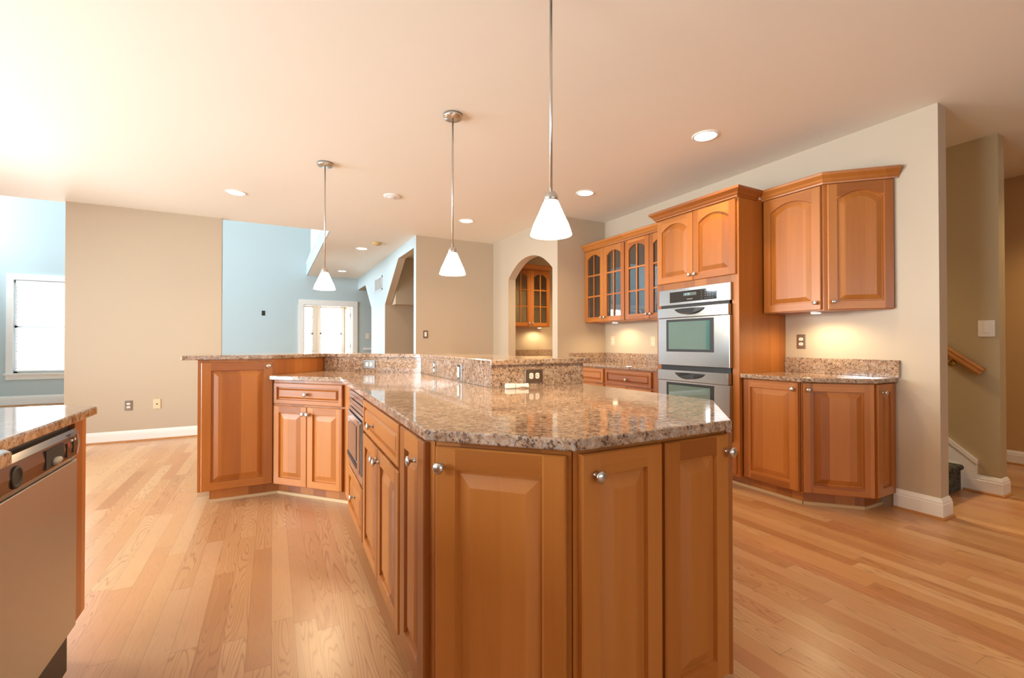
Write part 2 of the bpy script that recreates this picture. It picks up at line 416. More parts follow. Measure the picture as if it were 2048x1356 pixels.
# wall with chamfered openings, plane X = 1.86
def yz_wall(name, x0, x1, outline, mat, label, reveal=None):
    mb = MB(); n = len(outline)
    v = [(x0, y, z) for y, z in outline]+[(x1, y, z) for y, z in outline]
    mb.add(v, [tuple(range(n)), tuple(range(2*n-1, n-1, -1))])
    mb.add(v, [(i, n+i, n+(i+1) % n, (i+1) % n) for i in range(n)], 1)
    return struct(mb, name, [mat, reveal or mat], label, 'wall')
yz_wall('wall_arches', 1.86, 1.98, [(6.5, 0), (6.62, 0), (6.62, 2.58), (7.56, 2.58), (8.57, 1.88), (8.57, 0), (9.87, 0), (9.87, 1.90), (10.6, 2.47), (11.6, 2.47), (11.6, H), (6.5, H)], M['blue'],
        'light wall with two openings whose top corners are cut at an angle', M['taupe'])
struct(MB().box(1.98, 3.12, 6.50, 6.62, 0, H), 'wall_tan', M['taupe'], 'tan wall with one light switch behind the bar', 'wall')
struct(MB().box(1.98, 4.6, 8.57, 8.69, 0, H), 'wall_hall_inner', M['taupe'], 'grey-tan wall seen through the nearer angled opening', 'wall')
struct(MB().box(1.99, 4.6, 8.28, 8.57, 1.87, H), 'trim_hall_soffit', M['taupe'], 'boxed soffit high on the grey-tan wall inside the angled opening', 'soffit')
struct(MB().box(4.6, 4.72, 6.62, 11.6, 0, H), 'wall_hall_end', M['taupe'], 'inner hall wall behind the angled openings', 'wall')
# arched doorway wall, plane X = 3.12
def arch_outline(ya, yb, zs, za, n=18):
    out = []
    for k in range(n+1):
        a = math.pi*k/n; out.append(((ya+yb)/2-(yb-ya)/2*math.cos(a), zs+(za-zs)*math.sin(a)))
    return out
ar = arch_outline(4.775, 5.975, 2.06, 2.355)
def ar_pts():
    # segmental arch: nearly straight shoulders, rounded crown
    pts = []; yc = (4.775+5.975)/2; hw = .60
    for k in range(21):
        s = -1+2*k/20; pts.append((yc+hw*s, 2.355-.245*abs(s)**2.2))
    return pts
yz_wall('wall_arch', 3.12, 3.24, [(4.66, 0), (4.775, 0)]+ar_pts()+[(5.975, 0), (6.5, 0), (6.5, H), (4.66, H)], M['taupe'], 'taupe wall with arched doorway to the pantry')
struct(MB().box(3.24, 3.87, 4.66, 4.78, 0, H), 'wall_corner', M['taupe'], 'warm-lit wall left of the glass-door cabinets', 'wall')
struct(MB().box(3.24, 5.0, 6.50, 6.62, 0, H), 'wall_pantry', M['taupe'], 'pantry back wall seen through the arch', 'wall')
struct(MB().box(5.0, 5.1, 4.78, 6.62, 0, H), 'wall_pantry_side', M['taupe'], 'pantry side wall', 'wall')
struct(MB().box(3.87, 3.99, 1.29, 4.78, 0, H), 'wall_oven', M['taupe'], 'taupe wall carrying the ovens and cabinets, ending beside the stairs', 'wall')
struct(MB().box(4.83, 4.95, 1.265, 4.78, 0, H), 'wall_stair', M['olive'], 'olive-grey stair wall with handrail and switch', 'wall')
struct(MB().box(3.99, 5.0, 4.66, 4.78, 0, H), 'wall_stair_end', M['olive'], 'wall at the back of the stairwell', 'wall')
struct(MB().box(6.25, 6.35, -1.0, 6.0, 0, H), 'wall_hall', M['gold'], 'golden-tan hall wall at the right edge', 'wall')
# sunroom beyond the doorway
struct(wall_grid('y', 14.5, 14.6, .2, 2.8, 0, 2.5, [(.30, 1.06, .62, 2.26), (1.24, 1.86, .62, 2.26)]), 'wall_sunroom', M['white'], 'sunroom wall holding two windows', 'wall')
struct(MB().box(1.95, 2.05, 11.72, 14.5, 0, 2.5), 'wall_sunroom_right', M['gold'], 'tan side wall inside the sunroom', 'wall')
struct(wall_grid('x', .2, .3, 11.72, 14.5, 0, 2.5, [(12.3, 13.9, .7, 2.2)]), 'wall_sunroom_left', M['taupe'], 'left side wall inside the sunroom', 'wall')

# baseboards
BASE = [(0, 0), (.016, 0), (.016, .092), (.013, .096), (.013, .106), (.008, .118), (.004, .128), (0, .130)]
SHOE = [(0.016, 0), (.028, 0), (.026, .012), (.016, .018)]
def baseboard(name, path, label, k=1.0, shoe=True, shoemat='shoe_oak'):
    o = struct(MB().sweep(path, [(a, z*k) for a, z in BASE]), name, M['white'], label, 'baseboard')
    if shoe: MB().sweep(path, SHOE).build('shoe_moulding', M[shoemat], o)
    return o
baseboard('baseboard_beige', [(-2.05, 6.90), (-2.05, 6.78), (-.575, 6.78), (-.575, 6.90)], 'white baseboard along the taupe panel left of the island')
baseboard('baseboard_oven_wall', [(3.87, 1.54), (3.87, 1.29), (3.99, 1.29), (3.99, 1.50)], 'white baseboard wrapping the wall end beside the stairs', 1.06)
baseboard('baseboard_stair', [(4.83, 1.47), (4.83, 1.265), (4.95, 1.265), (4.95, 2.5)], 'white baseboard wrapping the stair wall end', 1.06)
baseboard('baseboard_hall', [(6.25, 6.0), (6.25, -1.0)], 'white baseboard along the golden hall wall')
baseboard('baseboard_far', [(-6.5, FARY), (.53, FARY)], 'white baseboard under the far family room window', 1.4)
baseboard('baseboard_tan', [(1.99, 6.5), (3.12, 6.5)], 'white baseboard of the tan wall, hidden by the bar')
struct(MB().box(1.99, 4.6, FARY-.02, FARY, .98, 1.04), 'trim_1', M['white'], 'white chair rail on the far wall inside the farther angled opening', 'trim')

# door casing to the sunroom
dc = MB()
dc.box(.53, .64, FARY-.022, FARY, 0, 2.17); dc.box(1.74, 1.85, FARY-.022, FARY, 0, 2.17); dc.box(.53, 1.85, FARY-.026, FARY, 2.06, 2.18)
dc.box(.63, .655, FARY-.005, FARY+.12, 0, 2.06); dc.box(1.725, 1.75, FARY-.005, FARY+.12, 0, 2.06); dc.box(.64, 1.74, FARY-.005, FARY+.12, 2.045, 2.07)
dd = struct(dc, 'door_1', M['white'], 'white cased doorway from family room to sunroom', 'doorway')
dl = MB(); dl.box(1.68, 1.72, FARY+.13, FARY+.83, .02, 2.03)
dlo = dl.build('door_leaf', M['white'], dd)
for z in (.3, 1.05, 1.8):
    MB().lathe([(.009, 0), (.009, .09)], 10, Matrix.Translation((1.70, FARY+.122, z))).build('hinge', M['nickel'], dlo)

# windows
def window(name, axis, c, u0, u1, z0, z1, label, out=.1, casing=.095, mull=False):
    """casing on the room side of plane c (axis 'y': room at smaller Y; 'x': room at larger X; 'b': room at larger Y)"""
    def bx(mb, ua, ub, da, db, za, zb):
        if axis == 'y': mb.box(ua, ub, c+da, c+db, za, zb)
        elif axis == 'x': mb.box(c-db, c-da, ua, ub, za, zb)
        else: mb.box(ua, ub, c-db, c-da, za, zb)
    k = casing; f = MB()
    bx(f, u0-k, u0, -.02, 0, z0-.02, z1+k); bx(f, u1, u1+k, -.02, 0, z0-.02, z1+k); bx(f, u0-k, u1+k, -.024, 0, z1, z1+k+.02)
    w = struct(f, name, M['white'], label, 'window')
    s = MB(); bx(s, u0-k-.02, u1+k+.02, -.05, .01, z0-.035, z0); bx(s, u0-k, u1+k, -.02, 0, z0-.12, z0-.035)
    s.build('window_sill', M['white'], w)
    fr = MB(); zm = (z0+z1)/2; e = .045
    for a, b in ((u0, u0+e), (u1-e, u1)): bx(fr, a, b, .03, .07, z0, z1)
    for a, b in ((z0, z0+e), (z1-e, z1), (zm-.025, zm+.025)): bx(fr, u0, u1, .03, .07, a, b)
    fr.build('sash', M['white'], w)
    g = MB(); bx(g, u0+e, u1-e, .048, .052, z0+e, zm-.025); bx(g, u0+e, u1-e, .048, .052, zm+.025, z1-e)
    g.build('pane', M['winglass'], w)
    return w
window('window_1', 'y', FARY, -4.2, -2.6, .60, 2.32, 'bright white-cased window on the far family room wall')
window('window_2', 'y', 14.5, .30, 1.06, .62, 2.26, 'left sunroom window seen through the cased doorway', casing=.06)
window('window_3', 'y', 14.5, 1.24, 1.86, .62, 2.26, 'right sunroom window seen through the cased doorway', casing=.06)
window('window_4', 'x', -4.3, -.3, 2.8, .8, 2.4, 'wide kitchen side window, outside the view')
window('window_5', 'x', -4.3, 3.3, 5.9, .35, 2.4, 'breakfast window, outside the view')
window('window_6', 'x', -6.5, 7.0, 9.2, .5, 4.9, 'tall family room window, outside the view')
window('window_added_upper', 'x', -6.5, 9.8, 11.4, 2.7, 4.7, 'added upper family room window for fill light, outside the view')  # unseen opening added to let light onto the far wall
window('window_added_side', 'x', .3, 12.3, 13.9, .7, 2.2, 'added sunroom side window for fill light, outside the view', casing=.06)  # unseen opening added to brighten the wall between the sunroom windows
window('window_7', 'b', -3.5, -1.5, 2.7, .85, 2.35, 'kitchen window behind the camera')
def blind(name, u0, u1, y, z0, z1, label, pitch=.045):
    e = empty(name, ((u0+u1)/2, y, z0), 0, label, 'blind', 'window blinds'); hw = (u1-u0)/2
    MB().box(-hw, hw, -.025, .025, z1-z0-.05, z1-z0).build('headrail', M['white'], e)
    mb = MB(); z = .05
    while z < z1-z0-.06:
        mb.add([(-hw, -.018, z-.008), (hw, -.018, z-.008), (hw, .018, z+.008), (-hw, .018, z+.008)], [(0, 1, 2, 3)]); z += pitch
    mb.build('slats', M['blind'], e, fix=False)
    MB().box(-hw, hw, -.02, .02, .01, .03).build('bottom_rail', M['white'], e)
    for q in (-.6, .6): MB().tube([(q*hw, -.022, .02), (q*hw, -.022, z1-z0-.04)], .002, 6).build('cord', M['white'], e)
blind('window_blind', -4.17, -2.63, FARY+.004, .62, 2.31, 'white slatted blind in the far family room window')
blind('window_blind', .32, 1.04, 14.47, .64, 2.25, 'white slatted blind in the left sunroom window')
blind('window_blind', 1.26, 1.84, 14.47, .64, 2.25, 'white slatted blind in the right sunroom window')

struct(MB().box(.70, .72, 6.86, FARY, H, H+.255), 'trim_3', M['blue'], 'fascia below the loft railing, tinted pale blue for window light', 'trim')  # blue cast of the window light is put into the board colour
struct(MB().box(.69, .73, 6.86, FARY, H+.255, H+.30), 'trim_4', M['white'], 'white cap along the loft fascia', 'trim')
# loft railing
e = empty('loft_railing', (.80, 6.9, H+.3), 0, 'white loft railing along the balcony edge above the family room', 'railing')
MB().box(-.05, .06, 0, 4.65, 0, .03).build('base_rail', M['white'], e)
MB().box(-.03, .03, 0, 4.65, .93, .98).build('top_rail', M['oakrail'], e)
for k in range(40):
    MB().lathe([(.016, .03), (.016, .15), (.012, .2), (.019, .5), (.012, .8), (.015, .93)], 8, Matrix.Translation((0, .08+k*.117, 0))).build('baluster', M['white'], e)

# ================================================================== ISLAND
IS = [(-.465, 3.85), (.012, 3.85), (.455, 3.36), (.412, 1.24), (.684, .955), (1.285, .955), (1.63, 1.30), (1.63, 2.15)]
TOE = offset(IS, .075)
def lerp(A, B, t): return (A[0]+(B[0]-A[0])*t, A[1]+(B[1]-A[1])*t)
# bar-height end cabinet
P, Q = IS[0], IS[1]
e, L, a = face_empty('island_cabinet', P, Q, 'tall single-door cherry cabinet at the left end of the island, under the bar top', 'cabinet', 'island base cabinets')
carcass(e, P, a, [(-.465, 3.85), (.012, 3.85), (.40, 4.238), (.40, 4.45), (-.465, 4.45)], .10, 1.035)
door(e, .022, L-.008, .105, 1.016, knob_at=(L-.035, .985))
toe(e, P, a, (-.40, 3.925), TOE[1])
# angled corner cabinet
P, Q = (.014, 3.830), (.455, 3.36)
e, L, a = face_empty('island_cabinet', P, Q, 'angled inner-corner cherry cabinet with one drawer over two narrow doors', 'cabinet', 'island base cabinets')
carcass(e, P, a, [P, Q, (1.0, 3.55), (.425, 4.15)], .10, .882)
door(e, .012, L-.012, .705, .860, name='drawer', drawer=True, knob_at=(L/2, .782))
mid = L/2
door(e, .012, mid-.002, .108, .690, s=.05, knob_at=(mid-.02, .640))
door(e, mid+.002, L-.012, .108, .690, s=.05, knob_at=(mid+.02, .640))
toe(e, P, a, TOE[1], TOE[2])
# long straight run
A, B = (.455, 3.355), (.412, 1.245)
def run_pt(y): return (A[0]+(B[0]-A[0])*(A[1]-y)/(A[1]-B[1]), y)
def toe_pt(y):
    C, D = TOE[2], TOE[3]; return (C[0]+(D[0]-C[0])*(C[1]-y)/(C[1]-D[1]), y)
P, Q = run_pt(3.355), run_pt(2.442)
e, L, a = face_empty('island_cabinet', P, Q, 'cherry cabinet housing the built-in microwave over a deep drawer', 'cabinet', 'island base cabinets')
carcass(e, P, a, [P, Q, (1.02, 2.442), (1.02, 3.52)], .10, .395, 'carcass')
c2 = MB().prism(to_local(P, a, [run_pt(3.355), run_pt(3.03), (1.02, 3.05), (1.02, 3.52)]), .395, .882).build('filler_panel', M['wood'], e)
MB().prism(to_local(P, a, [(.93, 3.03), (1.02, 3.03), (1.02, 2.442), (.93, 2.442)]), .395, .882).build('back_panel', M['wood'], e)
door(e, 3.355-3.03, L-.012, .108, .385, name='drawer', s=.05, knob_at=((3.355-2.735), .265))
toe(e, P, a, TOE[2], toe_pt(2.442))
MW = (P, a)
P, Q = run_pt(2.438), run_pt(1.612)
e, L, a = face_empty('island_cabinet', P, Q, 'cherry cabinet with wide drawer over two doors on the long island side', 'cabinet', 'island base cabinets')
carcass(e, P, a, [P, Q, (1.02, 1.612), (1.02, 2.438)], .10, .882)
door(e, .012, L-.012, .705, .862, name='drawer', drawer=True, knob_at=(L*.36, .772))
door(e, .012, L/2-.002, .108, .690, knob_at=(L/2-.03, .640))
door(e, L/2+.002, L-.012, .108, .690, knob_at=(L/2+.03, .640))
toe(e, P, a, toe_pt(2.438), toe_pt(1.612))
P, Q = run_pt(1.608), run_pt(1.245)
e, L, a = face_empty('island_cabinet', P, Q, 'slim full-height door cabinet at the near end of the long island side', 'cabinet', 'island base cabinets')
carcass(e, P, a, [P, Q, (1.02, 1.245), (1.02, 1.608)], .10, .882)
door(e, .012, L-.045, .108, .864, knob_at=(.225, .79), s=.066)
toe(e, P, a, toe_pt(1.608), TOE[3])
# near angled panel door
P, Q = (.414, 1.238), (.684, .957)
e, L, a = face_empty('island_cabinet', P, Q, 'angled front cherry cabinet with one broad raised-panel door and knob at upper left', 'cabinet', 'island base cabinets')
carcass(e, P, a, [P, Q, (.684, 1.238)], .10, .882)
door(e, .006, L-.012, .108, .866, knob_at=(.028, .812), s=.062)
toe(e, P, a, TOE[3], TOE[4])
# near end, two doors
P, Q = (.688, .957), (1.283, .957)
e, L, a = face_empty('island_cabinet', P, Q, 'two-door cherry cabinet at the near right end of the island', 'cabinet', 'island base cabinets')
carcass(e, P, a, [P, Q, (1.63, 1.304), (1.63, 2.155), (1.045, 2.155), (1.045, 1.24), (.688, 1.24)], .10, .882)
door(e, .016, .300, .112, .868, knob_at=(.058, .812))
door(e, .312, L-.006, .112, .868, knob_at=(L-.020, .816))
toe(e, P, a, TOE[4], TOE[5]); toe(e, P, a, TOE[5], TOE[6]); toe(e, P, a, TOE[6], TOE[7])
# finished panel on the angled right side
ln = to_local(P, a, [(1.287, .955), (1.632, 1.300)]); on = offset(ln, -.018)
MB().prism([ln[0], ln[1], on[1], on[0]], .10, .87).build('end_panel', M['wood'], e)

# microwave built in the island
P, a = MW
mw = empty('microwave', (run_pt(3.025)[0], 3.025, 0), a, 'stainless built-in microwave set in the long island side', 'microwave')
w = 3.025-2.447
MB().box(.01, w-.01, .0, .44, .40, .878).build('body', M['black'], mw)
fr = MB(); fr.box(0, w, -.018, 0, .398, .445); fr.box(0, .02, -.018, 0, .445, .74); fr.box(w-.02, w, -.018, 0, .445, .74)
fr.build('trim_frame', M['steel'], mw, bevel=.002)
lv = MB()
for k in range(5): lv.box(0, w, -.016+.003*(k % 2), 0, .742+k*.026, .742+k*.026+.021)
lv.build('vent_louvre', M['steel'], mw)
dm = MB(); dm.box(.022, w-.022, -.026, -.002, .45, .735); dmo = dm.build('door', M['steel'], mw, bevel=.003)
MB().box(.07, w-.17, -.029, -.024, .50, .69).build('window', M['blackglass'], dmo)
MB().box(w-.135, w-.03, -.029, -.024, .46, .725).build('control_panel', M['blackglass'], dmo)
MB().box(.03, w-.15, -.030, -.024, .462, .485).build('handle', M['black'], dmo)

# island countertop
CT = [(-.020, 3.800), (.425, 3.345), (.378, 1.226), (.672, .924), (1.274, .924), (1.655, 1.288), (1.640, 2.182), (1.040, 2.182), (1.060, 3.56), (.40, 4.22)]
tag(MB().prism(CT, .882, .914).build('island_countertop', M['granite'], bevel=.005), 'speckled brown granite worktop of the angled island', 'countertop')
RIS = [(.40, 4.22), (1.06, 3.56), (1.04, 2.182), (1.645, 2.182)]
RB = offset(RIS, .02)
e = empty('granite_riser', (1.04, 2.18, .9142), 0, 'low granite riser between island worktop and raised bar', 'backsplash')
for i in range(3):
    q = [RIS[i], RIS[i+1], RB[i+1], RB[i]]
    MB().prism([(x-1.04, y-2.18) for x, y in q], 0, .121).build('slab', M['granite'], e)
KW = offset(RIS, .0205); KB = offset(RIS, .125)
KW[0] = (.402, 4.245); KB[0] = (.402, 4.40)
tag(MB().prism(KW+KB[::-1], 0, 1.0352).build('bar_knee_wall', M['taupe']), 'low wall carrying the raised bar, behind the granite riser', 'half wall')
BS = [(-.56, 3.825), (.0, 3.825), (.405, 4.195), (1.048, 3.552), (1.026, 2.166), (1.70, 2.166), (1.70, 2.64), (1.50, 2.64), (1.52, 3.76), (.60, 4.66), (-.56, 4.66)]
tag(MB().prism(BS, 1.0355, 1.067).build('bar_top', M['granite'], bevel=.005), 'raised granite bar top following the island angles', 'countertop')

# white gadget lying on the worktop
g = empty('plastic_gadget', (1.09, 2.125, .9142), math.radians(-14), 'small white plastic handheld gadget lying on the worktop by the riser', 'gadget')
MB().box(0, .055, -.014, .014, .0, .027).build('body', M['plastic'], g, bevel=.006)
hd = MB(); n = 10; up = []; dn = []
for k in range(n+1):
    s = k/n; up.append((.056+.072*s, .026-.003*math.sin(s*3.14)+.001)); dn.append((.056+.072*s, .006*math.sin(s*math.pi)+.003*s))
hd.xzprism(up+dn[::-1], -.012, .012).build('handle', M['plastic'], g, bevel=.004)

# ------------------------------------------------------------------ outlets and switches
def plate(kind, P, direction, z, label, cat, w=.072, h=.116, plate_mat='plastic', rec='plastic', horizontal=False, group=None, depth=.006):
    """P = wall point (x, y); direction = angle of the face's left-to-right direction"""
    nm = {'outlet': 'wall_outlet', 'switch': 'light_switch', 'jack': 'wall_jack'}[kind]
    e = empty(nm, (P[0], P[1], z), direction, label, cat, group)
    W_, H_ = (h, w) if horizontal else (w, h)
    MB().box(-W_/2, W_/2, -depth, 0, -H_/2, H_/2).build('cover_plate', M[plate_mat], e, bevel=.003)
    if kind == 'outlet':
        for s in (-1, 1):
            mb = MB(); pr = []
            for k in range(16):
                t = 2*math.pi*k/16; x, zz = .017*math.cos(t), .0145*math.sin(t); zz = max(-.0125, min(.0125, zz*1.15))
                if horizontal: x, zz = zz, x
                pr.append((x, zz))
            off = s*.0195
            cx, cz = (off, 0) if horizontal else (0, off)
            r = mb.xzprism([(x+cx, zz+cz) for x, zz in pr], -depth-.003, -depth).build('receptacle', M[rec], e)
            sl = MB()
            for q in (-.006, .006):
                if horizontal: sl.box(cx-.004, cx+.004, -depth-.0036, -depth-.002, cz+q-.0012, cz+q+.0012)
                else: sl.box(cx+q-.0012, cx+q+.0012, -depth-.0036, -depth-.002, cz-.002, cz+.006)
            if horizontal: sl.box(cx-.010, cx-.006, -depth-.0036, -depth-.002, cz-.002, cz+.002)
            else: sl.box(cx-.002, cx+.002, -depth-.0036, -depth-.002, cz-.009, cz-.005)
            sl.build('slots', M['slot'], r)
    elif kind == 'switch':
        MB().box(-.0165, .0165, -depth-.007, -depth, -.033, .033).build('rocker', M[rec], e, bevel=.002)
    else:
        MB().box(-.006, .006, -depth-.003, -depth, -.007, .007).build('jack_port', M[rec], e)
    return e
d45 = math.atan2(-1, 1); dX = 0.0; dY = -math.pi/2
u = Vector((1, -1)).normalized()
pt = Vector((.40, 4.22))+u*.452
plate('outlet', (pt.x, pt.y), d45, .9775, 'steel-plated outlet on the angled riser nearest the tall end cabinet', 'outlet', plate_mat='steel', horizontal=True)
lv_ = Vector((1.04-1.06, 2.182-3.56)); dL = math.atan2(lv_.y, lv_.x); lv_.normalize()
q = Vector((1.06, 3.56))+lv_*.374
plate('outlet', (q.x, q.y), dL, .9755, 'small steel-plated upright outlet on the long riser, left of the steel switch', 'outlet', w=.06, h=.095, plate_mat='steel')
q = Vector((1.06, 3.56))+lv_*.893
plate('switch', (q.x, q.y), dL, .972, 'steel-plated rocker switch on the long riser of the bar', 'switch', w=.075, h=.10, plate_mat='steel')
plate('outlet', (1.04+.258, 2.182), dX, .972, 'bronze-plated outlet on the near riser beside the white gadget', 'outlet', plate_mat='brownplate', horizontal=True, depth=.009)
plate('outlet', (3.87, 2.165), dY, 1.168, 'bronze-plated outlet on the wall right of the ovens', 'outlet', plate_mat='brownplate')
plate('outlet', (3.87, 4.50), dY, 1.182, 'almond outlet under the glass-door cabinets, nearest the corner', 'outlet', plate_mat='almond')
plate('outlet', (3.87, 3.81), dY, 1.175, 'almond outlet under the glass-door cabinets, next to the ovens', 'outlet', plate_mat='almond')
plate('switch', (1.944+.06, 6.5), dX, 1.285, 'rocker switch in bronzed plate on the tan wall', 'switch', plate_mat='brownplate')
plate('outlet', (-1.488, 6.78), dX, .423, 'steel-plated outlet low on the taupe panel, left of the blank jack', 'outlet', plate_mat='steel')
plate('jack', (-1.221, 6.78), dX, .425, 'almond jack plate low on the taupe panel, right of the outlet', 'jack', plate_mat='almond', rec='slot')
plate('switch', (4.83, 1.335), dY, 1.267, 'white square switch plate on the stair wall', 'switch', w=.094, h=.125)
plate('switch', (2.10, FARY), dX, 1.33, 'white switch on far wall seen inside the farther angled opening', 'switch', w=.11, h=.13)
plate('switch', (1.86, 9.60), dY, 1.30, 'white switch on the pier between the two angled openings', 'switch', w=.10, h=.13)
e = empty('wall_box', (-.183, FARY, 1.83), 0, 'small dark cable box opening on the blue-grey far wall', 'wall box')
bxm = MB(); bxm.box(-.034, .034, -.004, 0, -.055, -.045); bxm.box(-.034, .034, -.004, 0, .045, .055); bxm.box(-.034, -.024, -.004, 0, -.05, .05); bxm.box(.024, .034, -.004, 0, -.05, .05)
bxm.build('rim', M['black'], e); MB().box(-.03, .03, -.0015, 0, -.05, .05).build('opening', M['slot'], e)

# return-air grille on the angled-opening wall
e = empty('air_vent', (1.86, 9.14, 2.32), dY, 'white return-air grille high between the two angled openings', 'vent')
fr = MB(); W2, H2 = .35, .135
fr.box(-W2, W2, -.012, 0, H2-.025, H2); fr.box(-W2, W2, -.012, 0, -H2, -H2+.025); fr.box(-W2, -W2+.025, -.012, 0, -H2, H2); fr.box(W2-.025, W2, -.012, 0, -H2, H2)
fr.build('frame', M['vent'], e)
MB().box(-W2+.02, W2-.02, -.002, 0, -H2+.02, H2-.02).build('backing', M['grey'], e)
lv = MB()
for k in range(6):
    x = -W2+.07+k*(2*W2-.14)/5; lv.box(x-.012, x+.012, -.009, -.003, -H2+.02, H2-.02)
lv.build('louvres', M['vent'], e)

# ================================================================== RIGHT WALL CABINETRY
GC = 'glass-door wall cabinets'
def hollow(e, w, d, z0, z1, shelves=2, t=.018):
    mb = MB(); mb.box(0, t, 0, d, z0, z1); mb.box(w-t, w, 0, d, z0, z1); mb.box(t, w-t, 0, d, z0, z0+t); mb.box(t, w-t, 0, d, z1-t, z1); mb.box(t, w-t, d-.008, d, z0+t, z1-t)
    # face frame
    f = .03; mb.box(t, f, 0, .018, z0+t, z1-t); mb.box(w-f, w-t, 0, .018, z0+t, z1-t); mb.box(w/2-.014, w/2+.014, 0, .018, z0+t, z1-t)
    o = mb.build('carcass', M['wood'], e)
    for k in range(shelves):
        z = z0+(z1-z0)*(k+1)/(shelves+1); MB().box(t, w-t, .02, d-.01, z-.009, z+.009).build('shelf', M['wood'], e)
    return o
def glass_cab(P, Q, z0, z1, depth, label, crown_path, lamp=None):
    e, L, a = face_empty('glass_door_cabinet', P, Q, label, 'cabinet', GC)
    hollow(e, L, depth, z0, z1)
    door(e, .006, L/2-.002, z0+.005, z1-.012, arch=.05, glass=True, knob_at=(L/2-.03, z0+.055))
    door(e, L/2+.002, L-.006, z0+.005, z1-.012, arch=.05, glass=True, knob_at=(L/2+.03, z0+.055))
    crown(e, P, a, crown_path, z1-.005)
    return e
XF = 3.55
glass_cab((XF, 4.655), (XF, 3.913), 1.412, 2.325, 3.868-XF, 'two-door glass-front wall cabinet in the corner beside the arch', [(XF-.02, 4.655), (XF-.02, 3.913)])
glass_cab((XF, 3.911), (XF, 3.157), 1.412, 2.325, 3.868-XF, 'two-door glass-front wall cabinet tucked against the oven tower', [(XF-.02, 3.911), (XF-.02, 3.157)])
# pantry cabinet seen through the arch
glass_cab((3.245, 6.17), (3.975, 6.17), 1.415, 2.325, .325, 'glass-front wall cabinet inside the pantry seen through the arch', [(3.245, 6.15), (3.975, 6.15)])

# oven tower
XT = 3.255
P, Q = (XT, 3.15), (XT, 2.295)
e, L, a = face_empty('oven_cabinet', P, Q, 'tall cherry tower cabinet surrounding the double wall oven', 'cabinet')
mb = MB(); D = 3.868-XT; yl = 3.15-3.098; yr = 3.15-2.354
mb.box(0, yl, 0, D, .10, 2.33); mb.box(yr, L, 0, D, .10, 2.33); mb.box(yl, yr, 0, D, 1.648, 2.33); mb.box(yl, yr, 0, D, .10, .362); mb.box(yl, yr, D-.02, D, .362, 1.648)
mb.build('carcass', M['wood'], e)
m = L/2
door(e, .018, m-.002, 1.705, 2.305, arch=.055, knob_at=(m-.028, 1.755))
door(e, m+.002, L-.018, 1.705, 2.305, arch=.055, knob_at=(m+.028, 1.755))
door(e, .018, L-.018, .118, .300, name='drawer', drawer=True, knob_at=(m, .21))
crown(e, P, a, [(3.475, 3.15), (XT-.02, 3.15), (XT-.02, 2.295), (3.49, 2.295)], 2.315)
toe(e, P, a, (3.375, 3.15), (3.375, 2.292))
# the double oven
ov = empty('double_oven', (XT, 3.101, 0), dY, 'stainless double wall oven with black glass windows', 'oven')
w = 3.101-2.350
MB().box(.02, w-.02, .0, .55, .372, 1.64).build('body', M['black'], ov)
cp = MB().box(0, w, -.028, 0, 1.500, 1.645).build('control_panel', M['steel'], ov, bevel=.003)
MB().box(.130, w-.125, -.0305, -.027, 1.522, 1.618).build('control_glass', M['blackglass'], cp, bevel=.002)
MB().box(.285, .425, -.0315, -.0300, 1.573, 1.600).build('clock_display', M['lcd'], cp)
dg = MB()
def seg7(x, z, c, s=.0075):
    on = {'1': 'bc', '2': 'abged', '5': 'afgcd', '0': 'abcdef', ':': ''}[c]
    q = {'a': (0, s, 2*s, 2*s), 'g': (0, s, s, s), 'd': (0, s, 0, 0), 'f': (0, 0, s, 2*s), 'b': (s, s, s, 2*s), 'e': (0, 0, 0, s), 'c': (s, s, 0, s)}
    for k in on:
        a0, a1, b0, b1 = q[k]; dg.box(x+a0-.0012, x+a1+.0012, -.0323, -.0314, z+b0-.0012, z+b1+.0012)
for i, c in enumerate('1250'): seg7(.298+i*.014+(.006 if i > 1 else 0), 1.580, c)
dg.build('clock_digits', M['led'], cp)
bt = MB()
for r in range(4):
    for c in range(4): bt.box(.512+c*.024, .520+c*.024, -.0312, -.0304, 1.535+r*.02, 1.539+r*.02)
for r in range(4): bt.box(.475, .482, -.0312, -.0304, 1.535+r*.02, 1.539+r*.02)
bt.box(.325, .385, -.0312, -.0304, 1.540, 1.546)
bt.build('button_legends', M['tint'], cp)
MB().box(.02, w-.02, -.012, 0, 1.476, 1.500).build('vent_slot', M['black'], ov)
def oven_door(z0, z1, zs, wz0, wz1, hz):
    o = MB().box(0, w, -.040, -.002, z0, zs-.002).build('oven_door', M['steel'], ov, bevel=.003)
    MB().box(0, w-.008, -.048, -.002, zs, z1).build('door_header', M['steel'], o, bevel=.003)
    MB().box(.100, w-.145, -.0425, -.038, wz0, wz1).build('window_surround', M['black'], o, bevel=.002)
    MB().box(.128, w-.180, -.0445, -.042, wz0+.022, wz1-.022).build('window', M['ovenglass'], o)
    # handle: crescent, straight on top and bowed below, standing off the door
    pr = []; x0, x1 = .205, .525
    for k in range(17):
        s = k/16; pr.append((x0+(x1-x0)*s, hz-.045*math.sin(math.pi*s)**.8))
    top = [(x0+(x1-x0)*s/8, hz+.006+.002*math.sin(math.pi*s/8)) for s in range(8, -1, -1)]
    hb = MB()
    n = len(pr)+len(top); ring = pr+top
    def yb(x): s = (x-x0)/(x1-x0); return -.050-.034*math.sin(math.pi*max(0, min(1, s)))
    v = [(x, yb(x), z) for x, z in ring]+[(x, -.047, z) for x, z in ring]
    hb.add(v, [tuple(range(n)), tuple(range(2*n-1, n-1, -1))]+[(i, n+i, n+(i+1) % n, (i+1) % n) for i in range(n)])
    hb.build('handle', M['black'], o, bevel=.003)
